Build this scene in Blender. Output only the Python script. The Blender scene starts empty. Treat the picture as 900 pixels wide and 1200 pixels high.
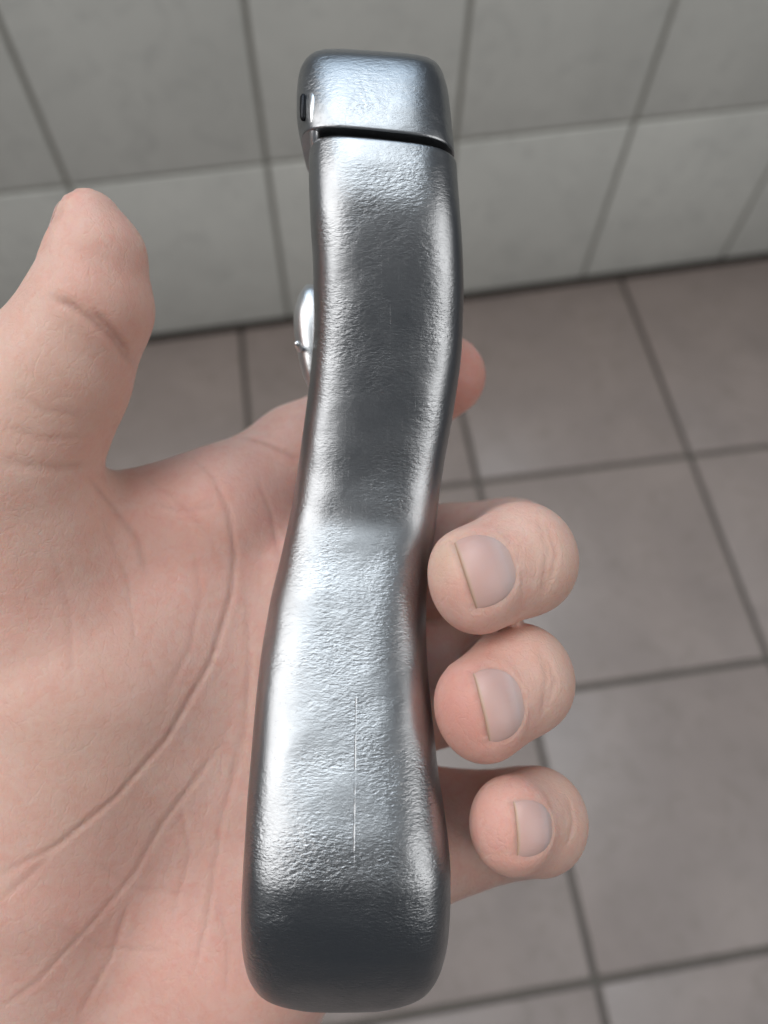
import bpy, bmesh, math, random
import numpy as np
from mathutils import Matrix, Vector

sc = bpy.context.scene
rng = np.random.default_rng(7)
random.seed(7)

# ------------------------------------------------------------------ camera
# world: X right along the tiled wall, Y towards the wall, Z up, metres; floor at z = 0
F = 896.0                                   # focal length in photograph pixels (900 wide)
def nrm(v): return v / np.linalg.norm(v)
DOWN = nrm(np.array([-15 / F, 460 / F, 1.0]))
FWD = nrm(np.array([-297 / F, -1756 / F, 1.0])); FWD = nrm(FWD - DOWN * FWD.dot(DOWN))
RIGHT = np.cross(DOWN, FWD)
CAM_POS = np.array([0.0, 0.0, 1.0])
C2W = np.stack([RIGHT, FWD, -DOWN])         # camera axes (x right, y down, z ahead) -> world
def cw(p):                                  # camera millimetres -> world metres
    return np.asarray(p) @ C2W.T * 0.001 + CAM_POS
cam_data = bpy.data.cameras.new('camera')
cam = bpy.data.objects.new('camera', cam_data); sc.collection.objects.link(cam)
cx, cy, cz = C2W @ [1, 0, 0], C2W @ [0, -1, 0], C2W @ [0, 0, -1]
cam.matrix_world = Matrix(((cx[0], cy[0], cz[0], 0), (cx[1], cy[1], cz[1], 0), (cx[2], cy[2], cz[2], 1.0), (0, 0, 0, 1)))
cam_data.sensor_fit = 'HORIZONTAL'; cam_data.sensor_width = 6.0
cam_data.lens = 6.0 * F / 900.0
cam_data.clip_start = 0.005; cam_data.clip_end = 60
cam_data.dof.use_dof = True
cam_data.dof.focus_distance = 0.111
cam_data.dof.aperture_fstop = cam_data.lens / 1.9        # 1.9 mm wide pupil
sc.camera = cam

# ------------------------------------------------------------------ light
world = bpy.data.worlds.new('World'); sc.world = world; world.use_nodes = True
bg = world.node_tree.nodes['Background']
bg.inputs[0].default_value = (0.80, 0.88, 1.0, 1); bg.inputs[1].default_value = 0.065

def area(name, loc, target, sx, sy, power, color, spread=180):
    l = bpy.data.lights.new(name, 'AREA'); l.shape = 'RECTANGLE'; l.size = sx; l.size_y = sy
    l.energy = power; l.color = color; l.spread = math.radians(spread)
    o = bpy.data.objects.new(name, l); sc.collection.objects.link(o)
    o.location = loc
    o.rotation_euler = (Vector(target) - Vector(loc)).to_track_quat('-Z', 'Y').to_euler()
    return o
area('window_light', (-1.40, 0.05, 2.25), (0, 0.00, 0.9), 1.7, 1.6, 23, (1.0, 0.98, 0.955))
area('skylight', (-0.45, 0.52, 4.54), (0.25, -0.95, 0.0), 3.7, 2.4, 10.0, (0.90, 0.965, 1.0), 48)
area('right_fill_light', (1.75, -0.45, 2.00), (0.45, 0.9, 0.75), 2.2, 1.7, 6.2, (1.0, 0.985, 0.96), 90)  # added fill lamp, brightens the wall and the handle's right side
area('sky_light', (0.00, 1.65, 2.65), (0, -0.1, 0.8), 1.6, 1.2, 11, (0.66, 0.83, 1.0))

vs = sc.view_settings
vs.view_transform = 'Standard'; vs.look = 'None'; vs.gamma = 1.0; vs.exposure = 0.29
vs.use_curve_mapping = False
sc.cycles.use_denoising = True
sc.cycles.use_adaptive_sampling = True; sc.cycles.adaptive_threshold = 0.025
sc.cycles.max_bounces = 6; sc.cycles.glossy_bounces = 3; sc.cycles.transmission_bounces = 2

# ------------------------------------------------------------------ helpers
def link(o, parent=None):
    sc.collection.objects.link(o)
    if parent is not None:
        o.parent = parent
        o.matrix_parent_inverse = Matrix.Translation(parent.location).inverted()
    return o
def mesh_obj(name, verts, faces, mat, parent=None, origin=None, smooth=True):
    v = np.asarray(verts, float)
    if origin is None: origin = v.mean(0)
    me = bpy.data.meshes.new(name)
    me.from_pydata((v - origin).tolist(), [], [list(map(int, f)) for f in faces])
    me.update()
    if smooth: me.polygons.foreach_set('use_smooth', [True] * len(me.polygons))
    me.materials.append(mat)
    o = bpy.data.objects.new(name, me); o.location = origin
    return link(o, parent)
def tag(o, label=None, cat=None, group=None, kind=None):
    for k, v in (('label', label), ('category', cat), ('group', group), ('kind', kind)):
        if v: o[k] = v
    return o

class NT:
    def __init__(s, name):
        s.m = bpy.data.materials.new(name); s.m.use_nodes = True
        s.t = s.m.node_tree; s.b = s.t.nodes['Principled BSDF']
    def n(s, typ, **kw):
        nd = s.t.nodes.new(typ)
        for k, v in kw.items(): setattr(nd, k, v)
        return nd
    def l(s, a, b): s.t.links.new(a, b)
    def noise(s, vec, scale, detail=3, rough=0.5, dist=0.0):
        nd = s.n('ShaderNodeTexNoise'); nd.inputs['Scale'].default_value = scale
        nd.inputs['Detail'].default_value = detail; nd.inputs['Roughness'].default_value = rough
        nd.inputs['Distortion'].default_value = dist
        if vec is not None: s.l(vec, nd.inputs['Vector'])
        return nd.outputs['Fac']
    def ramp(s, fac, stops):
        nd = s.n('ShaderNodeValToRGB'); e = nd.color_ramp.elements
        while len(e) < len(stops): e.new(0.5)
        for el, (p, c) in zip(e, stops):
            el.position = p; el.color = (*c, 1) if len(c) == 3 else c
        s.l(fac, nd.inputs[0]); return nd.outputs[0]
    def math(s, op, a, b=None, c=None):
        nd = s.n('ShaderNodeMath', operation=op)
        for i, x in enumerate((a, b, c)):
            if x is None: continue
            if isinstance(x, (int, float)): nd.inputs[i].default_value = x
            else: s.l(x, nd.inputs[i])
        return nd.outputs[0]
    def mix(s, fac, a, b, blend='MIX'):
        nd = s.n('ShaderNodeMix', data_type='RGBA', blend_type=blend)
        for i, x in ((0, fac), (6, a), (7, b)):
            if isinstance(x, (int, float)): nd.inputs[i].default_value = x
            elif isinstance(x, tuple): nd.inputs[i].default_value = (*x, 1)
            else: s.l(x, nd.inputs[i])
        return nd.outputs[2]
    def mapping(s, vec, scale, rot=(0, 0, 0)):
        nd = s.n('ShaderNodeMapping'); nd.inputs['Scale'].default_value = scale
        nd.inputs['Rotation'].default_value = rot
        s.l(vec, nd.inputs['Vector']); return nd.outputs[0]
    def bump(s, height, dist, strength=1.0, prev=None):
        nd = s.n('ShaderNodeBump'); nd.inputs['Distance'].default_value = dist
        nd.inputs['Strength'].default_value = strength
        s.l(height, nd.inputs['Height'])
        if prev is not None: s.l(prev, nd.inputs['Normal'])
        return nd.outputs[0]
    def attr(s, name): 
        nd = s.n('ShaderNodeAttribute'); nd.attribute_name = name; return nd

# ------------------------------------------------------------------ tile materials
def tile_mat(name, base, mottled, dirt, rough, scale):
    k = NT(name)
    pos = k.n('ShaderNodeNewGeometry').outputs['Position']
    rnd = k.n('ShaderNodeObjectInfo').outputs['Random']
    a = k.noise(pos, scale, 5, 0.6, 0.6)
    col = k.mix(k.ramp(a, [(0.35, (0, 0, 0)), (0.7, (1, 1, 1))]), base, mottled)
    b = k.noise(pos, scale * 3.1, 4, 0.65, 1.5)
    col = k.mix(k.math('MULTIPLY', k.ramp(b, [(0.52, (0, 0, 0)), (0.70, (1, 1, 1))]), 0.55), col, dirt)
    v = k.math('MULTIPLY_ADD', rnd, 0.08, 0.96)
    hsv = k.n('ShaderNodeHueSaturation'); k.l(col, hsv.inputs['Color']); k.l(v, hsv.inputs['Value'])
    k.l(hsv.outputs[0], k.b.inputs['Base Color'])
    k.l(k.math('MULTIPLY_ADD', b, 0.25, rough - 0.1), k.b.inputs['Roughness'])
    k.l(k.bump(k.noise(pos, 60, 2), 0.0006, 0.35), k.b.inputs['Normal'])
    return k.m
M_wall = tile_mat('glazed_wall_tile', (0.65, 0.66, 0.625), (0.58, 0.59, 0.56), (0.48, 0.49, 0.47), 0.32, 7)
M_floor = tile_mat('matt_floor_tile', (0.295, 0.246, 0.226), (0.25, 0.21, 0.195), (0.20, 0.17, 0.15), 0.36, 9)
def grout_mat(name, c1, c2):
    k = NT(name)
    pos = k.n('ShaderNodeNewGeometry').outputs['Position']
    k.l(k.mix(k.noise(pos, 14, 4, 0.7), c1, c2), k.b.inputs['Base Color'])
    k.b.inputs['Roughness'].default_value = 0.9
    k.l(k.bump(k.noise(pos, 400, 3), 0.001, 0.6), k.b.inputs['Normal'])
    return k.m
M_wgrout = grout_mat('wall_grout', (0.25, 0.245, 0.22), (0.38, 0.375, 0.34))
M_fgrout = grout_mat('floor_grout', (0.085, 0.075, 0.066), (0.16, 0.142, 0.125))

# ------------------------------------------------------------------ floor and wall
WALL_A = math.atan(0.037)                   # the wall is turned a little against the floor grid
WALL_Y0 = 0.884
def box_mesh(name, sx, sy, sz, bev, seg=2):
    bm = bmesh.new(); bmesh.ops.create_cube(bm, size=1)
    bmesh.ops.scale(bm, vec=(sx, sy, sz), verts=bm.verts)
    top = [e for e in bm.edges]
    bmesh.ops.bevel(bm, geom=top, offset=bev, segments=seg, affect='EDGES', profile=0.6)
    me = bpy.data.meshes.new(name); bm.to_mesh(me); bm.free()
    me.polygons.foreach_set('use_smooth', [True] * len(me.polygons))
    return me
# floor: one sheet of grout, tiles standing 2 mm proud of it
flo = mesh_obj('floor', [(-1.8, -1.3, -0.006), (1.8, -1.3, -0.006), (1.8, 1.02, -0.006), (-1.8, 1.02, -0.006)], [(0, 1, 2, 3)], M_fgrout, origin=np.array([0, 0, -0.006]))
tag(flo, 'brown grey matt floor tiles with dark joints below the hand', kind='structure')
TX, TY, J = 0.3335, 0.3245, 0.0082
tile_me = box_mesh('floor_tile', TX - J, TY - J, 0.010, 0.0022); tile_me.materials.append(M_floor)
edge_me = box_mesh('floor_tile_edge', TX - J, TY - J + 0.06, 0.010, 0.0022); edge_me.materials.append(M_floor)
for i in range(-5, 4):
    for j in range(-4, 2):
        x0, y0 = 0.239 + i * TX, 0.211 + j * TY
        o = bpy.data.objects.new('tile', edge_me if j == 1 else tile_me)     # the last row runs under the wall
        o.location = (x0 + TX / 2, y0 + TY / 2 + (0.03 if j == 1 else 0), -0.0050 + random.uniform(-0.0005, 0.0005))
        o.rotation_euler = (random.uniform(-.0012, .0012), random.uniform(-.0012, .0012), 0)
        link(o, flo)
# wall: grout slab, glazed tiles proud of it
ca, sa = math.cos(WALL_A), math.sin(WALL_A)
def wp(u, d, z): return np.array([u * ca - d * sa, WALL_Y0 + u * sa + d * ca, z])   # u along, d into the wall
wv = [wp(u, d, z) for d in (0.0025, 0.12) for z in (-0.004, 0.985) for u in (-1.8, 1.8)]
wal = mesh_obj('wall', wv, [(0, 1, 3, 2), (4, 6, 7, 5), (2, 3, 7, 6), (0, 4, 5, 1), (0, 2, 6, 4), (1, 5, 7, 3)], M_wgrout, origin=wp(0, 0, 0), smooth=False)
tag(wal, 'pale grey glazed tile wall rising behind the floor', kind='structure')
WX, JW = 0.2562, 0.0066
rows = [(0.010, 0.309), (0.309, 0.644), (0.644, 0.979)]
for r, (z0, z1) in enumerate(rows):
    me = box_mesh('wall_tile', WX - JW, 0.009, z1 - z0 - JW, 0.0018); me.materials.append(M_wall)
    for i in range(-7, 7):
        u = 0.2430 + (i + 0.5) * WX
        if abs(u) > 1.7: continue
        o = bpy.data.objects.new('tile', me)
        o.location = wp(u, 0.0038 + random.uniform(-.0006, .0006), (z0 + z1) / 2)
        o.rotation_euler = (random.uniform(-.002, .002), 0, WALL_A + random.uniform(-.002, .002))
        link(o, wal)

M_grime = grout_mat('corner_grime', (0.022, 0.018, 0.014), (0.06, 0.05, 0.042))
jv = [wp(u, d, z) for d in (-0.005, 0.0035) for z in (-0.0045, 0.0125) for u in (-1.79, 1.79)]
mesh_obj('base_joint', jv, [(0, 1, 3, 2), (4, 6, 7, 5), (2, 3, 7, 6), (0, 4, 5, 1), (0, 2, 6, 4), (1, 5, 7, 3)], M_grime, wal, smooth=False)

# ------------------------------------------------------------------ points given as photo pixel + depth (mm)
def P(px, py, d): return np.array([(px - 450) / F * d, (py - 600) / F * d, d])
def interp(x, pts, cubic=True):             # smooth (monotone cubic) interpolation of a table
    xs = np.array([p[0] for p in pts], float); ys = np.array([p[1] for p in pts], float)
    x = np.asarray(x, float)
    if not cubic: return np.interp(x, xs, ys)
    h = np.diff(xs); dl = np.diff(ys) / h
    m = np.zeros_like(ys); m[0], m[-1] = dl[0], dl[-1]
    for i in range(1, len(xs) - 1):
        m[i] = 0 if dl[i-1] * dl[i] <= 0 else 2 * dl[i-1] * dl[i] / (dl[i-1] + dl[i])
    i = np.clip(np.searchsorted(xs, x) - 1, 0, len(h) - 1)
    t = np.clip((x - xs[i]) / h[i], 0, 1)
    return ((2*t**3 - 3*t**2 + 1) * ys[i] + (t**3 - 2*t**2 + t) * h[i] * m[i]
            + (-2*t**3 + 3*t**2) * ys[i+1] + (t**3 - t**2) * h[i] * m[i+1])

# ------------------------------------------------------------------ metal handle
LEFT = [(165, 362), (190, 361), (250, 363), (300, 366), (350, 367), (390, 366), (430, 363), (450, 361), (490, 356), (520, 352),
        (550, 348), (590, 342), (630, 334), (670, 325), (700, 318), (740, 311), (780, 305), (850, 298), (900, 294), (950, 290),
        (1000, 287), (1050, 284), (1100, 282), (1130, 283), (1155, 288), (1172, 299), (1180, 314), (1184, 336)]
RIGHTE = [(165, 536), (185, 537), (230, 540), (280, 543), (330, 544), (370, 543), (410, 541), (450, 536), (490, 530), (530, 523),
          (570, 517), (620, 511), (660, 505), (700, 501), (740, 500), (780, 501), (830, 505), (880, 510), (930, 515), (970, 521),
          (1020, 527), (1050, 529), (1080, 529), (1120, 527), (1150, 520), (1172, 505), (1180, 489), (1184, 468)]
ZF = [(60, 112.2), (165, 111.2), (200, 110.6), (232, 110.4), (265, 110.9), (340, 113.0), (400, 114.9), (460, 116.7), (520, 118.2), (570, 119.0), (602, 119.0), (640, 118.1),
      (700, 115.8), (760, 113.4), (820, 110.9), (880, 108.4), (940, 105.9), (1000, 103.7), (1040, 103.0), (1075, 103.3), (1110, 104.7), (1140, 107.0), (1160, 109.4), (1175, 112.2), (1184, 115.0)]
def section(lpx, rpx, y, zf, b, n=120, ex=4.0, shear=0.0):
    """closed ring of a rounded-rectangle section, camera mm"""
    dref = zf + 0.58 * b
    c = (lpx + rpx) / 2; a = (rpx - lpx) / 2
    t = np.linspace(0, 2 * np.pi, n, endpoint=False)
    cs, sn = np.cos(t), np.sin(t)
    u = np.sign(cs) * np.abs(cs) ** (2 / ex); w = np.sign(sn) * np.abs(sn) ** (2 / ex)
    X = ((c - 450) + a * u) / F * dref
    Y = (y - 600 + shear * u) / F * (zf + 0.12 * b)
    Z = zf + b + b * w
    return np.stack([X, Y, Z], 1)
def loft(rings):
    n = len(rings[0]); v = np.concatenate(rings); f = []
    for i in range(len(rings) - 1):
        for j in range(n):
            f.append((i*n + j, i*n + (j+1) % n, (i+1)*n + (j+1) % n, (i+1)*n + j))
    v = np.concatenate([v, [rings[0].mean(0)], [rings[-1].mean(0)]])
    a, b = len(v) - 2, len(v) - 1; k = (len(rings) - 1) * n
    for j in range(n):
        f.append((a, (j+1) % n, j)); f.append((b, k + j, k + (j+1) % n))
    return v, f

def metal_mat(name, base, rough, bump=1.0):
    k = NT(name)
    gp = k.n('ShaderNodeAttribute'); gp.attribute_name = 'uvw'      # millimetres along/across/into the casting
    p = gp.outputs['Vector']
    k.b.inputs['Metallic'].default_value = 1.0
    big = k.noise(p, 0.16, 4, 0.6, 0.4)
    col = k.mix(k.ramp(big, [(0.35, (0, 0, 0)), (0.75, (1, 1, 1))]), base, tuple(x * 0.86 for x in base))
    spk = k.noise(p, 2.2, 4, 0.7)
    col = k.mix(k.ramp(spk, [(0.62, (0, 0, 0)), (0.72, (1, 1, 1))]), col, tuple(x * 0.72 for x in base))
    k.l(col, k.b.inputs['Base Color'])
    k.l(k.math('MULTIPLY_ADD', big, 0.16, k.math('MULTIPLY_ADD', spk, 0.12, rough - 0.14)), k.b.inputs['Roughness'])
    w1 = k.noise(k.mapping(p, (0.95, 1.9, 0.9)), 1.2, 2, 0.5, 0.2)     # cast wrinkles running across
    w2 = k.noise(k.mapping(p, (1.1, 2.6, 1.6)), 1.7, 2, 0.5, 0.2)
    pit = k.noise(p, 3.2, 3, 0.6)
    amp = k.ramp(k.noise(p, 0.10, 3), [(0.38, (0.08,) * 3), (0.66, (1,) * 3)])
    spy = k.n('ShaderNodeSeparateXYZ'); k.l(p, spy.inputs[0])             # rougher as-cast skin towards the butt
    butt = k.n('ShaderNodeMapRange'); butt.inputs[1].default_value = 34; butt.inputs[2].default_value = 47; k.l(spy.outputs[1], butt.inputs[0])
    amp = k.math('ADD', amp, k.math('MULTIPLY', butt.outputs[0], 0.45))
    grain = k.noise(k.mapping(p, (1.0, 1.6, 1.0)), 6.0, 2, 0.6)
    h = k.math('ADD', k.math('MULTIPLY', w1, 0.9), k.math('ADD', k.math('MULTIPLY', w2, 0.45), k.math('MULTIPLY', pit, 0.20)))
    h = k.math('ADD', k.math('MULTIPLY', h, amp), k.math('MULTIPLY', grain, 0.16))
    scr = k.noise(k.mapping(p, (7.0, 0.10, 0.3)), 1.0, 2, 0.5)           # lengthwise polishing scratches
    h = k.math('ADD', h, k.math('MULTIPLY', k.ramp(scr, [(0.64, (0,) * 3), (0.74, (1,) * 3)]), -0.04))
    sp = k.n('ShaderNodeSeparateXYZ'); k.l(p, sp.inputs[0])              # thin casting seam down the lower face
    seam = k.math('MAXIMUM', k.math('SUBTRACT', 1.0, k.math('DIVIDE', k.math('ABSOLUTE', k.math('ADD', sp.outputs[0], 4.1)), 0.13)), 0.0)
    on = k.math('MULTIPLY', k.math('GREATER_THAN', sp.outputs[1], 27.0), k.math('LESS_THAN', sp.outputs[1], 49.0))
    seam = k.math('MULTIPLY', k.math('MULTIPLY', seam, on), k.ramp(k.noise(p, 0.5, 2), [(0.38, (0.05,) * 3), (0.58, (0.5,) * 3)]))
    h = k.math('ADD', h, seam)
    k.l(k.bump(h, 0.00009 * bump, 1.0), k.b.inputs['Normal'])
    return k.m
M_metal = metal_mat('cast_zinc', (0.375, 0.385, 0.40), 0.325)
M_polish = metal_mat('polished_zinc', (0.80, 0.81, 0.82), 0.38, 0.35)
M_dark = metal_mat('dark_recess_metal', (0.035, 0.036, 0.040), 0.45, 0.5)  # near-black base; in the hinge opening it stands for shade

def metal_obj(name, v_cam, faces, mat, parent):
    o = mesh_obj(name, cw(v_cam), faces, mat, parent)
    a = o.data.attributes.new('uvw', 'FLOAT_VECTOR', 'POINT')
    a.data.foreach_set('vector', np.asarray(v_cam, np.float32).ravel())
    return o
tool = bpy.data.objects.new('metal_handle', None); tool.empty_display_size = 0.02
tool.location = cw(P(405, 1184, 116)); link(tool)
tag(tool, 'silver cast metal handle with separate end cap held upright in the hand', 'metal tool')

ys = np.concatenate([[168, 168.3, 168.8, 169.5], np.linspace(172, 1120, 152), np.linspace(1124, 1184, 24)])
rings = []
for y in ys:
    l, r, z = interp(y, LEFT), interp(y, RIGHTE), interp(y, ZF)
    b = interp(y, [(165, 11), (400, 13), (620, 12.5), (900, 14.5), (1050, 14.5), (1130, 11.5), (1184, 4.5)])
    if y < 170:                                                      # small fillet at the joint end
        q = 1 - (y - 168) / 2.0; ins = 3.0 * q * q; l += ins; r -= ins; z += 0.35 * q * q; b -= 0.5 * q * q
    sh = 9.5 * np.clip(1 - (y - 168) / 200, 0, 1)
    rings.append(section(l, r, y, z, b, shear=sh))
v, f = loft(rings)
# slight uneven hand-finished surface
nv = np.sin(v[:, 0] * 0.55 + 1.3 * np.sin(v[:, 1] * 0.21)) * np.sin(v[:, 1] * 0.37 + 0.8)
v[:, 2] += 0.06 * nv
body = metal_obj('handle_body', v, f, M_metal, tool)

cap_tab = [(62, 365, 511), (64, 359, 516), (68, 354, 520), (75, 350, 523), (85, 348, 526), (100, 347, 528), (120, 347, 530), (140, 349, 532), (152, 352, 533), (157.6, 352.6, 533), (159, 354.5, 531.5)]
ys = np.concatenate([[62, 62.5, 63.3], np.linspace(64.5, 152, 44), [155, 157.6, 158.1, 158.6, 159]])
rings = []
for y in ys:
    l = interp(y, [(a, b) for a, b, c in cap_tab]); r = interp(y, [(a, c) for a, b, c in cap_tab])
    z = interp(y, [(62, 118.5), (66, 115.2), (74, 113.7), (90, 112.5), (110, 111.7), (135, 111.0), (157.6, 110.7), (159, 110.95)])
    b = interp(y, [(62, 4.5), (66, 7.6), (74, 9.8), (90, 11), (160, 11)])
    rings.append(section(l, r, y, z, b, shear=interp(y, [(62, 5), (90, 5.5), (160, 9.5)])))
v, f = loft(rings)
metal_obj('end_cap', v, f, M_metal, tool)
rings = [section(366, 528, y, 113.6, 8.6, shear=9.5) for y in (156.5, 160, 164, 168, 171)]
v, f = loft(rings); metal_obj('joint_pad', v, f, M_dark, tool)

def tube(path, radii, n=20, closed=False):
    path = np.asarray(path, float); m = len(path); v = []; f = []
    ref = None
    for i in range(m):
        a = path[(i - 1) % m] if (closed or i > 0) else path[i]
        b = path[(i + 1) % m] if (closed or i < m - 1) else path[i]
        t = nrm(b - a)
        if ref is None:
            ref = nrm(np.cross(t, [0.3, 0.9, 0.2]))
        s = nrm(ref - t * ref.dot(t)); ref = s; q = np.cross(t, s)
        for j in range(n):
            w = 2 * np.pi * j / n
            v.append(path[i] + radii[i] * (np.cos(w) * s + np.sin(w) * q))
    for i in range(m if closed else m - 1):
        for j in range(n):
            a, b = i * n, ((i + 1) % m) * n
            f.append((a + j, a + (j+1) % n, b + (j+1) % n, b + j))
    if not closed:
        f.append(tuple(range(n))[::-1]); f.append(tuple(range((m - 1) * n, m * n)))
    return np.array(v), f
# pivot ring at the side of the joint
c = P(371, 150, 117.5); tt = np.linspace(0, 2 * np.pi, 40, endpoint=False)
v, f = tube([c + np.array([0.10 * math.cos(t), 4.9 * math.cos(t), 4.9 * math.sin(t)]) for t in tt], [0.75] * 40, 14, True)
metal_obj('pivot_ring', v, f, M_polish, tool)
v, f = tube([P(355.5, y, 113.2) for y in (110, 111, 114, 126, 138, 141, 142)], [0.05, 0.3, 0.5, 0.55, 0.5, 0.3, 0.05], 16)
metal_obj('hinge_slot_shade', v, f, M_dark, tool)  # dark bar in place of the shaded opening at the cap's left edge
# bright lug standing off the side of the handle
rings = []
for y in np.linspace(333, 458, 34):
    q = (y - 395.5) / 62.5; e = math.sqrt(max(1 - abs(q) ** 2.6, 0.0004))
    xl = interp(y, [(333, 351), (345, 345), (365, 342.5), (385, 344), (410, 348), (435, 353), (458, 360)])
    xr = 384.0
    m = (xl + xr) / 2; hw_ = (xr - xl) / 2 * (0.55 + 0.45 * e)
    rings.append(section(m - hw_, m + hw_, y, 125.5 - 3.6 * e + 3.6, 4.4 * e + 0.4, n=40, ex=2.4))
v, f = loft(rings)
metal_obj('side_lug', v, f, M_polish, tool)
pin = P(348.5, 403, 122.0)
v, f = tube([pin + np.array([0, 0, z]) for z in (-0.55, -0.52, -0.4, -0.15, 0.3, 4.0)], [0.06, 0.25, 0.42, 0.52, 0.55, 0.55], 18)
metal_obj('lug_pin', v, f, M_polish, tool)

# ------------------------------------------------------------------ hand: one implicit surface
def rcone(p, a, b, r1, r2):
    ba = b - a; l2 = float(ba.dot(ba)); rr = r1 - r2; a2 = l2 - rr * rr; il2 = 1.0 / l2
    pa = p - a; y = pa @ ba; z = y - l2
    q = pa * l2 - y[:, None] * ba
    x2 = np.einsum('ij,ij->i', q, q)
    y2 = y * y * l2; z2 = z * z * l2
    k = np.sign(rr) * rr * rr * x2
    d = (np.sqrt(x2 * a2 * il2) + y * rr) * il2 - r1
    c1 = np.sign(z) * a2 * z2 > k
    c2 = np.sign(y) * a2 * y2 < k
    d = np.where(c2, np.sqrt(x2 + y2) * il2 - r1, d)
    d = np.where(c1, np.sqrt(x2 + z2) * il2 - r2, d)
    return d
def smin(a, b, k):
    h = np.maximum(k - np.abs(a - b), 0) / k
    return np.minimum(a, b) - h * h * k * 0.25
def chain(*pts): return [(P(*p[:3]), p[3]) for p in pts]
PALM = [chain((40, 690, 137, 19), (95, 790, 141, 23.5), (60, 980, 144, 24), (20, 1330, 160, 25)),
        chain((250, 618, 143, 11.5), (190, 850, 146, 15), (110, 1300, 165, 20)),
        chain((368, 690, 146, 13), (275, 900, 147, 15), (150, 1300, 166, 21)),
        chain((420, 815, 148, 13), (330, 980, 147, 15), (190, 1300, 168, 21)),
        chain((474, 985, 143, 12.0), (290, 1110, 145, 17), (200, 1270, 160, 21)),
        chain((120, 1300, 170, 27), (60, 1750, 205, 31))]
WEB = [chain((40, 628, 134, 9.5), (150, 612, 138, 9), (262, 590, 145, 10))]
THUMB = [chain((104, 264, 117, 5.2), (113, 303, 118, 7.3), (106, 360, 119, 9.3), (64, 440, 121, 11.4), (4, 545, 123, 14.2), (40, 690, 135, 19))]
FINGERS = {
    'index': [chain((262, 606, 145, 11.5), (353, 537, 154, 10.8), (440, 488, 160, 9.6), (521, 441, 154, 8.2))],
    'middle': [chain((385, 690, 153, 11.8), (480, 660, 156, 11.8), (598, 650, 152, 11.0), (613, 655, 121, 8.5))],
    'ring': [chain((425, 812, 152, 12.4), (500, 798, 155, 13.0), (598, 796, 152, 10.8), (610, 796, 120, 8.2))],
    'little': [chain((470, 985, 146, 11.4), (530, 974, 146, 11), (616, 962, 146, 9.6), (629, 962, 120, 7.7))]}
# distal phalanges: pairs of cones side by side give the flattened fingertip
def distal(a, b, wdir, off):
    w = np.array([wdir[0], wdir[1], wdir[2]], float); w = nrm(w) * off
    A, B = (P(*a[:3]), a[3] - off * 0.8), (P(*b[:3]), b[3] - off * 0.8)
    return [[(A[0] + w, A[1]), (B[0] + w, B[1])], [(A[0] - w, A[1]), (B[0] - w, B[1])]]
FINGERS['middle'] += distal((612, 655, 121, 8.5), (557, 680, 115, 7.9), (0.28, 0.95, 0.1), 1.5)
FINGERS['ring'] += distal((610, 796, 120, 8.2), (564, 831, 114, 7.7), (0.3, 0.93, 0.1), 1.4)
FINGERS['little'] += distal((629, 962, 120, 7.7), (601, 967, 113, 7.0), (0.08, 0.97, 0.1), 1.2)

def eval_chains(p, chains, k, kc=1.0):
    d = None
    for ch in chains:
        c = None
        for (a, r1), (b, r2) in zip(ch[:-1], ch[1:]):
            e = rcone(p, a, b, r1, r2)
            c = e if c is None else smin(c, e, kc)
        d = c if d is None else smin(d, c, k)
    return d
def sdf(p):
    palm = eval_chains(p, PALM, 12)
    palm = smin(palm, eval_chains(p, WEB, 5), 7)
    palm = smin(palm, eval_chains(p, THUMB, 4, 1.5), 3.0)
    out = palm
    fi = None
    for nme, chs in FINGERS.items():
        e = eval_chains(p, chs, 2.0, 1.6)
        fi = e if fi is None else smin(fi, e, 0.08)
    return smin(palm, fi, 4.5)
def grad(p, h=0.15):
    K = np.array([[1, -1, -1], [-1, -1, 1], [-1, 1, -1], [1, 1, 1]], float)
    g = sum(k[None] * sdf(p + k * h)[:, None] for k in K)
    return g / np.maximum(np.linalg.norm(g, axis=1, keepdims=True), 1e-9)

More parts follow.
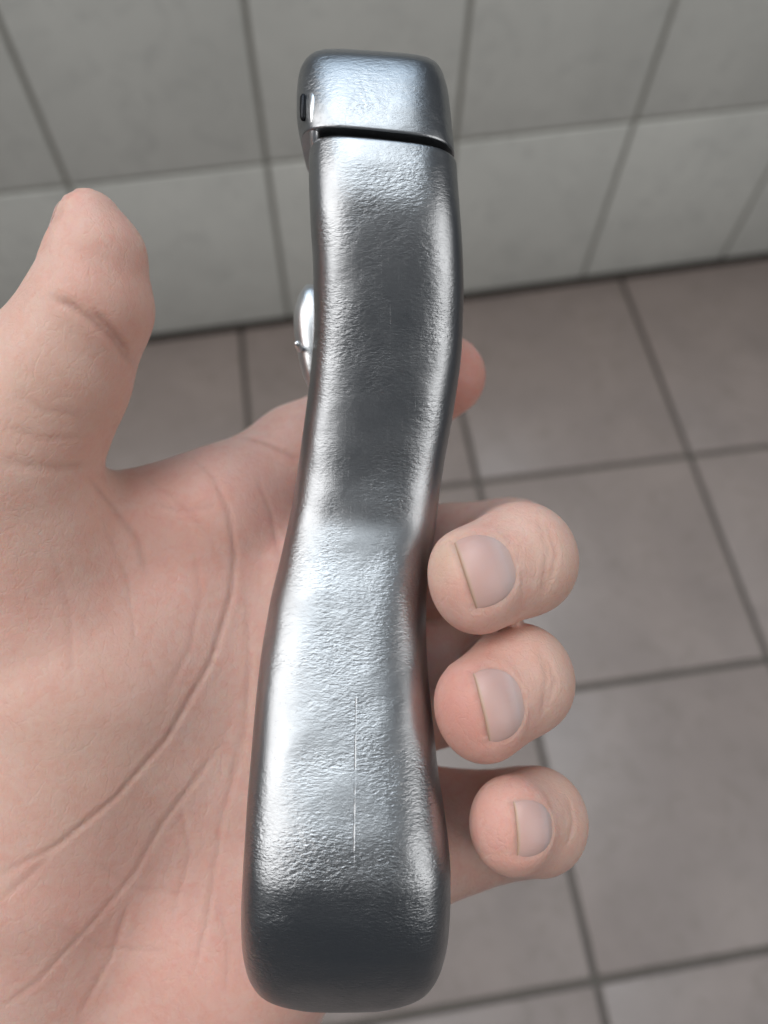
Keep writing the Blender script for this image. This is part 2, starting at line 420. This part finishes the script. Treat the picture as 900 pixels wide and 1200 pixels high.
def surface_nets(lo, hi, h):
    n = np.ceil((hi - lo) / h).astype(int) + 1
    ax = [lo[i] + h * np.arange(n[i]) for i in range(3)]
    B = 6                                   # coarse pass first, then only the blocks near the skin
    nb = -(-n // B)
    cb = np.stack(np.meshgrid(*[lo[i] + h * (B * np.arange(nb[i]) + (B - 1) / 2) for i in range(3)], indexing='ij'), -1)
    cd = sdf(cb.reshape(-1, 3)).reshape(nb)
    vol = np.repeat(np.repeat(np.repeat(cd, B, 0), B, 1), B, 2).astype(np.float32)
    hot = np.argwhere(np.abs(cd) < h * B * 1.15 + 2.0)
    loc_ = np.stack(np.meshgrid(*[np.arange(B)] * 3, indexing='ij'), -1).reshape(-1, 3)
    for i in range(0, len(hot), 1500):
        ii = (hot[i:i+1500, None, :] * B + loc_[None]).reshape(-1, 3)
        vol[ii[:, 0], ii[:, 1], ii[:, 2]] = sdf(lo + h * ii)
    vol = vol[:n[0], :n[1], :n[2]]
    s = vol < 0
    m = n - 1
    acc = np.zeros((*m, 3), np.float32); cnt = np.zeros(m, np.float32)
    corners = [(a, b, c) for a in (0, 1) for b in (0, 1) for c in (0, 1)]
    def sub(arr, o): return arr[o[0]:o[0] + m[0], o[1]:o[1] + m[1], o[2]:o[2] + m[2]]
    for c in corners:
        for k in range(3):
            if c[k]: continue
            e = list(c); e[k] = 1
            va, vb = sub(vol, c), sub(vol, e); x = (sub(s, c) != sub(s, e))
            t = np.where(x, va / np.where(x, va - vb, 1), 0)
            for q in range(3):
                acc[..., q] += np.where(x, c[q] + (t if q == k else 0), 0)
            cnt += x
    act = cnt > 0
    idx = -np.ones(m, np.int64); idx[act] = np.arange(act.sum())
    ijk = np.argwhere(act)
    verts = lo + h * (ijk + acc[act] / cnt[act][:, None])
    faces = []
    for k in range(3):
        o = [0, 0, 0]; o[k] = 1
        sl0 = tuple(slice(0, n[q] - o[q]) for q in range(3)); sl1 = tuple(slice(o[q], n[q]) for q in range(3))
        x = s[sl0] != s[sl1]
        E = np.argwhere(x); flip = s[sl0][x]
        a, b = (k + 1) % 3, (k + 2) % 3
        ok = (E[:, a] > 0) & (E[:, b] > 0) & (E[:, a] < m[a]) & (E[:, b] < m[b]); E, flip = E[ok], flip[ok]
        def g(da, db):
            q = E.copy(); q[:, a] -= da; q[:, b] -= db
            return idx[q[:, 0], q[:, 1], q[:, 2]]
        Q = np.stack([g(1, 1), g(0, 1), g(0, 0), g(1, 0)], 1)
        Q[~flip] = Q[~flip][:, ::-1]
        faces.append(Q)
    return verts, np.concatenate(faces)
def subdivide(v, q):
    e = np.concatenate([q[:, [0, 1]], q[:, [1, 2]], q[:, [2, 3]], q[:, [3, 0]]])
    u, inv = np.unique(np.sort(e, 1), axis=0, return_inverse=True)
    inv = inv.reshape(4, -1) + len(v)
    nv = np.concatenate([v, v[u].mean(1), v[q].mean(1)])
    fc = len(v) + len(u) + np.arange(len(q))
    nq = np.concatenate([np.stack([q[:, i], inv[i], fc, inv[(i + 3) % 4]], 1) for i in range(4)])
    return nv, nq
def project(v, it=2):
    for _ in range(it): v = v - sdf(v)[:, None] * grad(v)
    return v
hv, hq = surface_nets(np.array([-108., -62., 100.]), np.array([46., 215., 205.]), 0.95)
hv = project(hv, 1)
hv, hq = subdivide(hv, hq); hv = project(hv, 1)
hn = grad(hv)

def trace_many(px):                         # first hit of camera rays with the hand
    d = np.array([nrm(P(x, y, 100)) for x, y in px]); t = np.full(len(d), 95.0)
    for _ in range(60): t = np.minimum(t + sdf(d * t[:, None]) * 0.92, 300)
    return d * t[:, None]
def trace(px, py): return trace_many([(px, py)])[0]
def polyline(pts, step=6):
    out = []
    for (a, b), (c, d) in zip(pts[:-1], pts[1:]):
        n = max(1, int(math.hypot(c - a, d - b) / step))
        out += [(a + (c - a) * i / n, b + (d - b) * i / n) for i in range(n)]
    out.append(pts[-1])
    return [q for q in trace_many(out) if q[2] < 200]
CREASES = [  # pixels along the crease, depth mm, half-width mm
    ([(224, 535), (249, 558), (267, 598), (275, 650), (270, 700), (247, 775), (196, 865), (135, 935), (65, 992), (0, 1024)], 0.24, 0.48),
    ([(262, 868), (230, 912), (190, 965), (155, 1027), (105, 1085), (44, 1150), (0, 1182)], 0.16, 0.50),
    ([(280, 862), (270, 920), (258, 965), (249, 1035), (240, 1090), (222, 1150)], 0.12, 0.5),
    ([(60, 1000), (30, 1030), (0, 1055)], 0.14, 0.5),
    ([(289, 690), (292, 780), (288, 850), (272, 930)], 0.12, 0.5),
    ([(105, 560), (133, 593), (160, 633), (172, 675)], 0.22, 0.7),
    ([(284, 511), (315, 520), (350, 538)], 0.25, 0.6),
    ([(62, 349), (84, 358), (102, 371), (133, 398), (157, 430)], 0.40, 0.7),
    ([(111, 366), (133, 388), (152, 414)], 0.30, 0.55),
    ([(0, 540), (66, 549), (104, 545)], 0.16, 0.9),
    ([(150, 1060), (130, 1120), (95, 1185)], 0.15, 0.6),
    ([(330, 640), (322, 720), (305, 800)], 0.14, 0.6),
    ([(225, 640), (235, 700), (222, 760), (196, 812)], 0.10, 0.5), ([(120, 610), (150, 680), (158, 760)], 0.08, 0.5),
    ([(60, 640), (82, 720), (84, 800)], 0.07, 0.5), ([(180, 590), (214, 600), (256, 590)], 0.10, 0.5),
    ([(170, 560), (205, 585), (240, 622)], 0.09, 0.5), ([(300, 560), (318, 600), (326, 650)], 0.12, 0.5),
    ([(210, 940), (222, 1000), (200, 1080)], 0.09, 0.5), ([(110, 1010), (160, 1040), (230, 1050)], 0.08, 0.5),
    ([(60, 1080), (120, 1110), (200, 1115)], 0.08, 0.5), ([(255, 1060), (268, 1110), (262, 1165)], 0.10, 0.5),
    ([(20, 460), (50, 480), (95, 488)], 0.08, 0.5), ([(10, 500), (50, 515), (100, 512)], 0.09, 0.5),
    ([(640, 612), (652, 650), (640, 694)], 0.14, 0.5), ([(630, 606), (642, 645), (634, 700)], 0.14, 0.5),
    ([(640, 768), (650, 798), (640, 830)], 0.14, 0.5), ([(632, 760), (641, 795), (634, 836)], 0.14, 0.5),
    ([(665, 935), (672, 962), (664, 992)], 0.14, 0.5)]
crease = np.zeros(len(hv)); disp = np.zeros(len(hv))
front = np.where((hn[:, 2] < 0.35))[0]
for pts, dep, wid in CREASES:
    L = np.array(polyline(pts))
    if len(L) < 2: continue
    A, B = L[:-1], L[1:]
    lo, hi = L.min(0) - 4, L.max(0) + 4
    sel = front[np.all((hv[front] > lo) & (hv[front] < hi), 1)]
    best = np.full(len(sel), 9.0); par = np.zeros(len(sel))
    for i, (a, b) in enumerate(zip(A, B)):
        ab = b - a; t = np.clip(((hv[sel] - a) @ ab) / max(ab @ ab, 1e-9), 0, 1)
        d = np.linalg.norm(hv[sel] - a - t[:, None] * ab, axis=1)
        m = d < best; best[m] = d[m]; par[m] = (i + t[m]) / len(A)
    fade = np.clip(np.minimum(par, 1 - par) * 6 + 0.25, 0, 1)
    g = np.exp(-(best / wid) ** 2) * fade
    disp[sel] -= dep * g
    disp[sel] += dep * 0.12 * np.exp(-((best - 2.2 * wid) / (1.3 * wid)) ** 2) * fade
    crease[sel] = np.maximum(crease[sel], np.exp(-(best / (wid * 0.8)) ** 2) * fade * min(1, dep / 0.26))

# nails: an outline on the finger, given by pixels (free edge two corners, cuticle)
NAILS = [((531, 633), (559, 717), (604, 664), 'middle'), ((553, 786), (574, 873), (613, 815), 'ring'), ((601, 937), (606, 1006), (648, 968), 'little')]
nail_frames = []
for e1, e2, cu, nme in NAILS:
    p1, p2, pc = trace(*e1), trace(*e2), trace(*cu)
    mid = (np.array(e1) + e2) / 2; pm = trace(*((mid + cu) / 2))
    wv_ = nrm(p2 - p1); lv = pc - (p1 + p2) / 2; lv = nrm(lv - wv_ * lv.dot(wv_))
    nn = np.cross(wv_, lv)
    if nn[2] > 0: nn = -nn
    W = np.linalg.norm(p2 - p1) * 0.5
    L_ = np.linalg.norm(pc - (p1 + p2) / 2)
    nail_frames.append((pm, (p1 + p2) / 2, wv_, lv, nn, W, L_))
e_ = P(84, 238, 119.5); l_ = nrm(P(66, 305, 120) - e_); n_ = np.array([-0.86, -0.30, 0.42]); n_ = nrm(n_ - l_ * n_.dot(l_))
NAILS.append((None, None, None, 'thumb')); nail_frames.append((e_ + l_ * 5, e_, np.cross(l_, n_), l_, n_, 6.0, 11.0))
def nail_coord(fr, p):
    pm, e, w, l, n, W, L = fr
    return (p - e) @ w / W, (p - e) @ l / L, (p - pm) @ n
def nail_shape(a, b):                       # <0 inside the nail outline: flat free edge, round cuticle
    hwid = np.where(b < 0.22, 0.96 + 0.04 * np.clip(b / 0.22, 0, 1), np.sqrt(np.clip(1 - (np.abs(b - 0.22) / 0.78) ** 2.3 * 0.95, 0, 1)))
    return np.maximum(np.abs(a) - hwid, np.maximum(-b, b - 1.0))
for fr in nail_frames:
    a, b, h = nail_coord(fr, hv)
    near = (np.abs(h) < 7) & (np.abs(a) < 1.8) & (b > -0.8) & (b < 1.9) & ((hn @ fr[4]) > 0.0)
    s = nail_shape(a[near], b[near]) * fr[5] * 0.8
    d = np.where(s < 0, -0.30 * np.clip(-s / 0.5, 0, 1), 0.16 * np.exp(-((s - 0.8) / 1.0) ** 2))
    d = np.where((b[near] < 0.02) & (s > -0.2) & (np.abs(a[near]) < 1.0), np.where(b[near] > -0.10, -0.14, 0.10 * np.exp(-((b[near] + 0.3) / 0.25) ** 2)), d)
    disp[near] += d
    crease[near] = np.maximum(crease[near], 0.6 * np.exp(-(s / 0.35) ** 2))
hv = hv + hn * disp[:, None]

# colouring that belongs to the skin: ruddy fingertips and thumb side, pale pressed pulps
def blob(pt, r): return np.exp(-np.sum((hv - pt) ** 2, 1) / r ** 2)
red = np.zeros(len(hv)); pale = np.zeros(len(hv))
for q, r, w in [((525, 440, 150), 13, 1.0), ((540, 690, 110), 8, .35), ((535, 830, 108), 10, .9), ((575, 968, 107), 9, .6), ((165, 400, 112), 11, .5), ((130, 500, 116), 12, .5),
                ((205, 590, 130), 14, .45), ((240, 1120, 128), 22, .35), ((310, 600, 138), 14, .45), ((120, 1060, 122), 16, .3), ((170, 720, 118), 18, .2)]:
    red = np.maximum(red, w * blob(P(*q), r))
for q, r, w in [((520, 650, 111), 4.5, 1.0), ((650, 660, 115), 9, .5), ((655, 780, 115), 9, .5), ((668, 950, 115), 8, .5), ((40, 480, 110), 22, .5), ((105, 890, 118), 20, .35)]:
    pale = np.maximum(pale, w * blob(P(*q), r))

def skin_mat():
    k = NT('skin')
    p = k.attr('uvw').outputs['Vector']
    at = k.attr('skin').outputs['Color']
    sep = k.n('ShaderNodeSeparateColor'); k.l(at, sep.inputs[0])
    rd, pl, cr = sep.outputs
    base = k.mix(k.noise(p, 0.11, 4, 0.6, 0.3), (0.68, 0.435, 0.362), (0.75, 0.50, 0.425))
    mott = k.ramp(k.noise(p, 0.26, 5, 0.62, 0.6), [(0.42, (0, 0, 0)), (0.66, (1, 1, 1))])
    base = k.mix(k.math('MULTIPLY', mott, 0.55), base, (0.70, 0.36, 0.295))
    spot = k.ramp(k.noise(p, 0.75, 4, 0.6, 0.3), [(0.50, (0, 0, 0)), (0.68, (1, 1, 1))])
    base = k.mix(k.math('MULTIPLY', spot, 0.30), base, (0.66, 0.31, 0.25))
    lite = k.ramp(k.noise(p, 0.55, 4, 0.6, 0.9), [(0.56, (0, 0, 0)), (0.72, (1, 1, 1))])
    base = k.mix(k.math('MULTIPLY', lite, 0.30), base, (0.75, 0.56, 0.48))
    base = k.mix(k.math('MULTIPLY', rd, 0.75), base, (0.58, 0.235, 0.19))
    base = k.mix(k.math('MULTIPLY', pl, 0.7), base, (0.62, 0.45, 0.345))
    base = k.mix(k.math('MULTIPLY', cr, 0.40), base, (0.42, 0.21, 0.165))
    k.l(base, k.b.inputs['Base Color'])
    k.b.inputs['Subsurface Weight'].default_value = 0.55
    k.b.inputs['Subsurface Radius'].default_value = (1.0, 0.36, 0.20)
    k.b.inputs['Subsurface Scale'].default_value = 0.0022
    k.l(k.math('MULTIPLY_ADD', spot, 0.12, 0.44), k.b.inputs['Roughness'])
    k.b.inputs['Specular IOR Level'].default_value = 0.35
    vo = k.n('ShaderNodeTexVoronoi'); vo.feature = 'DISTANCE_TO_EDGE'; vo.inputs['Scale'].default_value = 1.5
    k.l(k.mapping(p, (1, 0.75, 1), (0, 0, 0.6)), vo.inputs['Vector'])
    vor = k.ramp(vo.outputs['Distance'], [(0.0, (0,) * 3), (0.22, (1,) * 3)])
    v2 = k.n('ShaderNodeTexVoronoi'); v2.feature = 'DISTANCE_TO_EDGE'; v2.inputs['Scale'].default_value = 0.42
    wob = k.n('ShaderNodeVectorMath', operation='ADD'); k.l(p, wob.inputs[0])
    nz = k.n('ShaderNodeTexNoise'); nz.inputs['Scale'].default_value = 0.5; k.l(p, nz.inputs['Vector'])
    sc_ = k.n('ShaderNodeVectorMath', operation='SCALE'); sc_.inputs['Scale'].default_value = 3.0; k.l(nz.outputs['Color'], sc_.inputs[0]); k.l(sc_.outputs[0], wob.inputs[1])
    k.l(k.mapping(wob.outputs[0], (1, 0.6, 1), (0, 0, 0.4)), v2.inputs['Vector'])
    vbig = k.ramp(v2.outputs['Distance'], [(0.0, (0,) * 3), (0.10, (1,) * 3)])
    h = k.math('ADD', k.math('MULTIPLY', vor, 0.22), k.math('MULTIPLY', vbig, 0.45))
    h = k.math('ADD', h, k.math('MULTIPLY', k.noise(p, 2.6, 4, 0.65), 0.7))
    k.l(k.bump(h, 0.00008, 0.8), k.b.inputs['Normal'])
    return k.m
M_skin = skin_mat()
hand_o = cw(P(100, 1500, 190))
hand = mesh_obj('hand', cw(hv), hq, M_skin, origin=hand_o)
a = hand.data.attributes.new('uvw', 'FLOAT_VECTOR', 'POINT'); a.data.foreach_set('vector', hv.astype(np.float32).ravel())
a = hand.data.attributes.new('skin', 'FLOAT_COLOR', 'POINT')
a.data.foreach_set('color', np.stack([np.clip(red, 0, 1), np.clip(pale, 0, 1), np.clip(crease, 0, 1), np.ones(len(hv))], 1).astype(np.float32).ravel())
tag(hand, 'bare left hand with raised thumb and curled fingers gripping the metal handle', 'hand')

def nail_mat():
    k = NT('fingernail')
    c = k.attr('nail').outputs['Color']
    sep = k.n('ShaderNodeSeparateColor'); k.l(c, sep.inputs[0])
    along, across = sep.outputs[0], sep.outputs[1]
    base = k.ramp(along, [(0.0, (0.42, 0.25, 0.17)), (0.03, (0.56, 0.38, 0.30)), (0.06, (0.60, 0.375, 0.33)), (0.60, (0.59, 0.385, 0.35)), (0.80, (0.62, 0.455, 0.43)), (1.0, (0.62, 0.42, 0.37))])
    k.l(base, k.b.inputs['Base Color'])
    k.b.inputs['Roughness'].default_value = 0.42
    k.b.inputs['Subsurface Weight'].default_value = 0.3
    k.b.inputs['Subsurface Radius'].default_value = (1.0, 0.4, 0.25); k.b.inputs['Subsurface Scale'].default_value = 0.001
    cmb = k.n('ShaderNodeCombineXYZ'); k.l(across, cmb.inputs[0]); k.l(k.math('MULTIPLY', along, 0.06), cmb.inputs[1])
    k.l(k.bump(k.noise(cmb.outputs[0], 16, 2), 0.00006, 0.6), k.b.inputs['Normal'])
    return k.m
M_nail = nail_mat()
def sdf_hit(p, d):
    for _ in range(40): p = p + d * sdf(p)[:, None] * 0.95
    return p
for fr, (_, _, _, nme) in zip(nail_frames, NAILS):
    pm, e, w, l, n, W, L = fr
    NU, NV = 25, 25
    us = np.linspace(-1, 1, NU); vs_ = np.linspace(0, 1, NV)
    pts = []; at = []
    for b in vs_:
        hw_ = 0.96 + 0.04 * b / 0.22 if b < 0.22 else math.sqrt(max(0.04, 1 - (abs(b - 0.22) / 0.78) ** 2.3 * 0.96))
        for u in us:
            a_ = u * hw_
            bb = b + (0.03 * (1 - u * u) * -1 if b == 0 else 0)
            pts.append(e + w * W * a_ * 1.0 + l * L * bb); at.append((b, 0.5 + 0.5 * a_))
    pts = np.array(pts); at = np.array(at)
    top = project(pts, 4) if nme == 'thumb' else sdf_hit(pts + n * 6.0, -n[None].repeat(len(pts), 0))
    hgt = (top - pts) @ n
    edge = np.minimum(1 - np.abs(np.tile(us, NV)) ** 6, 1.0)
    lift = -0.12 + 0.26 * np.clip(edge, 0, 1) * np.clip((1.0 - at[:, 0]) * 5, 0.15, 1) - 0.09 * np.clip(1 - at[:, 0] * 7, 0, 1)
    topv = top + n * lift[:, None]
    botv = topv - n * 0.30
    N = NU * NV; V = np.concatenate([topv, botv]); Fc = []
    for j in range(NV - 1):
        for i in range(NU - 1):
            q = j * NU + i
            Fc.append((q, q + 1, q + NU + 1, q + NU)); Fc.append((N + q, N + q + NU, N + q + NU + 1, N + q + 1))
    ring = [i for i in range(NU)] + [j * NU + NU - 1 for j in range(1, NV)] + [(NV - 1) * NU + i for i in range(NU - 2, -1, -1)] + [j * NU for j in range(NV - 2, 0, -1)]
    for x, y in zip(ring, ring[1:] + ring[:1]): Fc.append((y, x, N + x, N + y))
    o = mesh_obj('fingernail', cw(V), Fc, M_nail, hand)
    bm = bmesh.new(); bm.from_mesh(o.data); bmesh.ops.recalc_face_normals(bm, faces=bm.faces); bm.to_mesh(o.data); bm.free()
    at2 = np.concatenate([at, at])
    a = o.data.attributes.new('nail', 'FLOAT_COLOR', 'POINT')
    a.data.foreach_set('color', np.stack([at2[:, 0], at2[:, 1], np.zeros(2 * N), np.ones(2 * N)], 1).astype(np.float32).ravel())
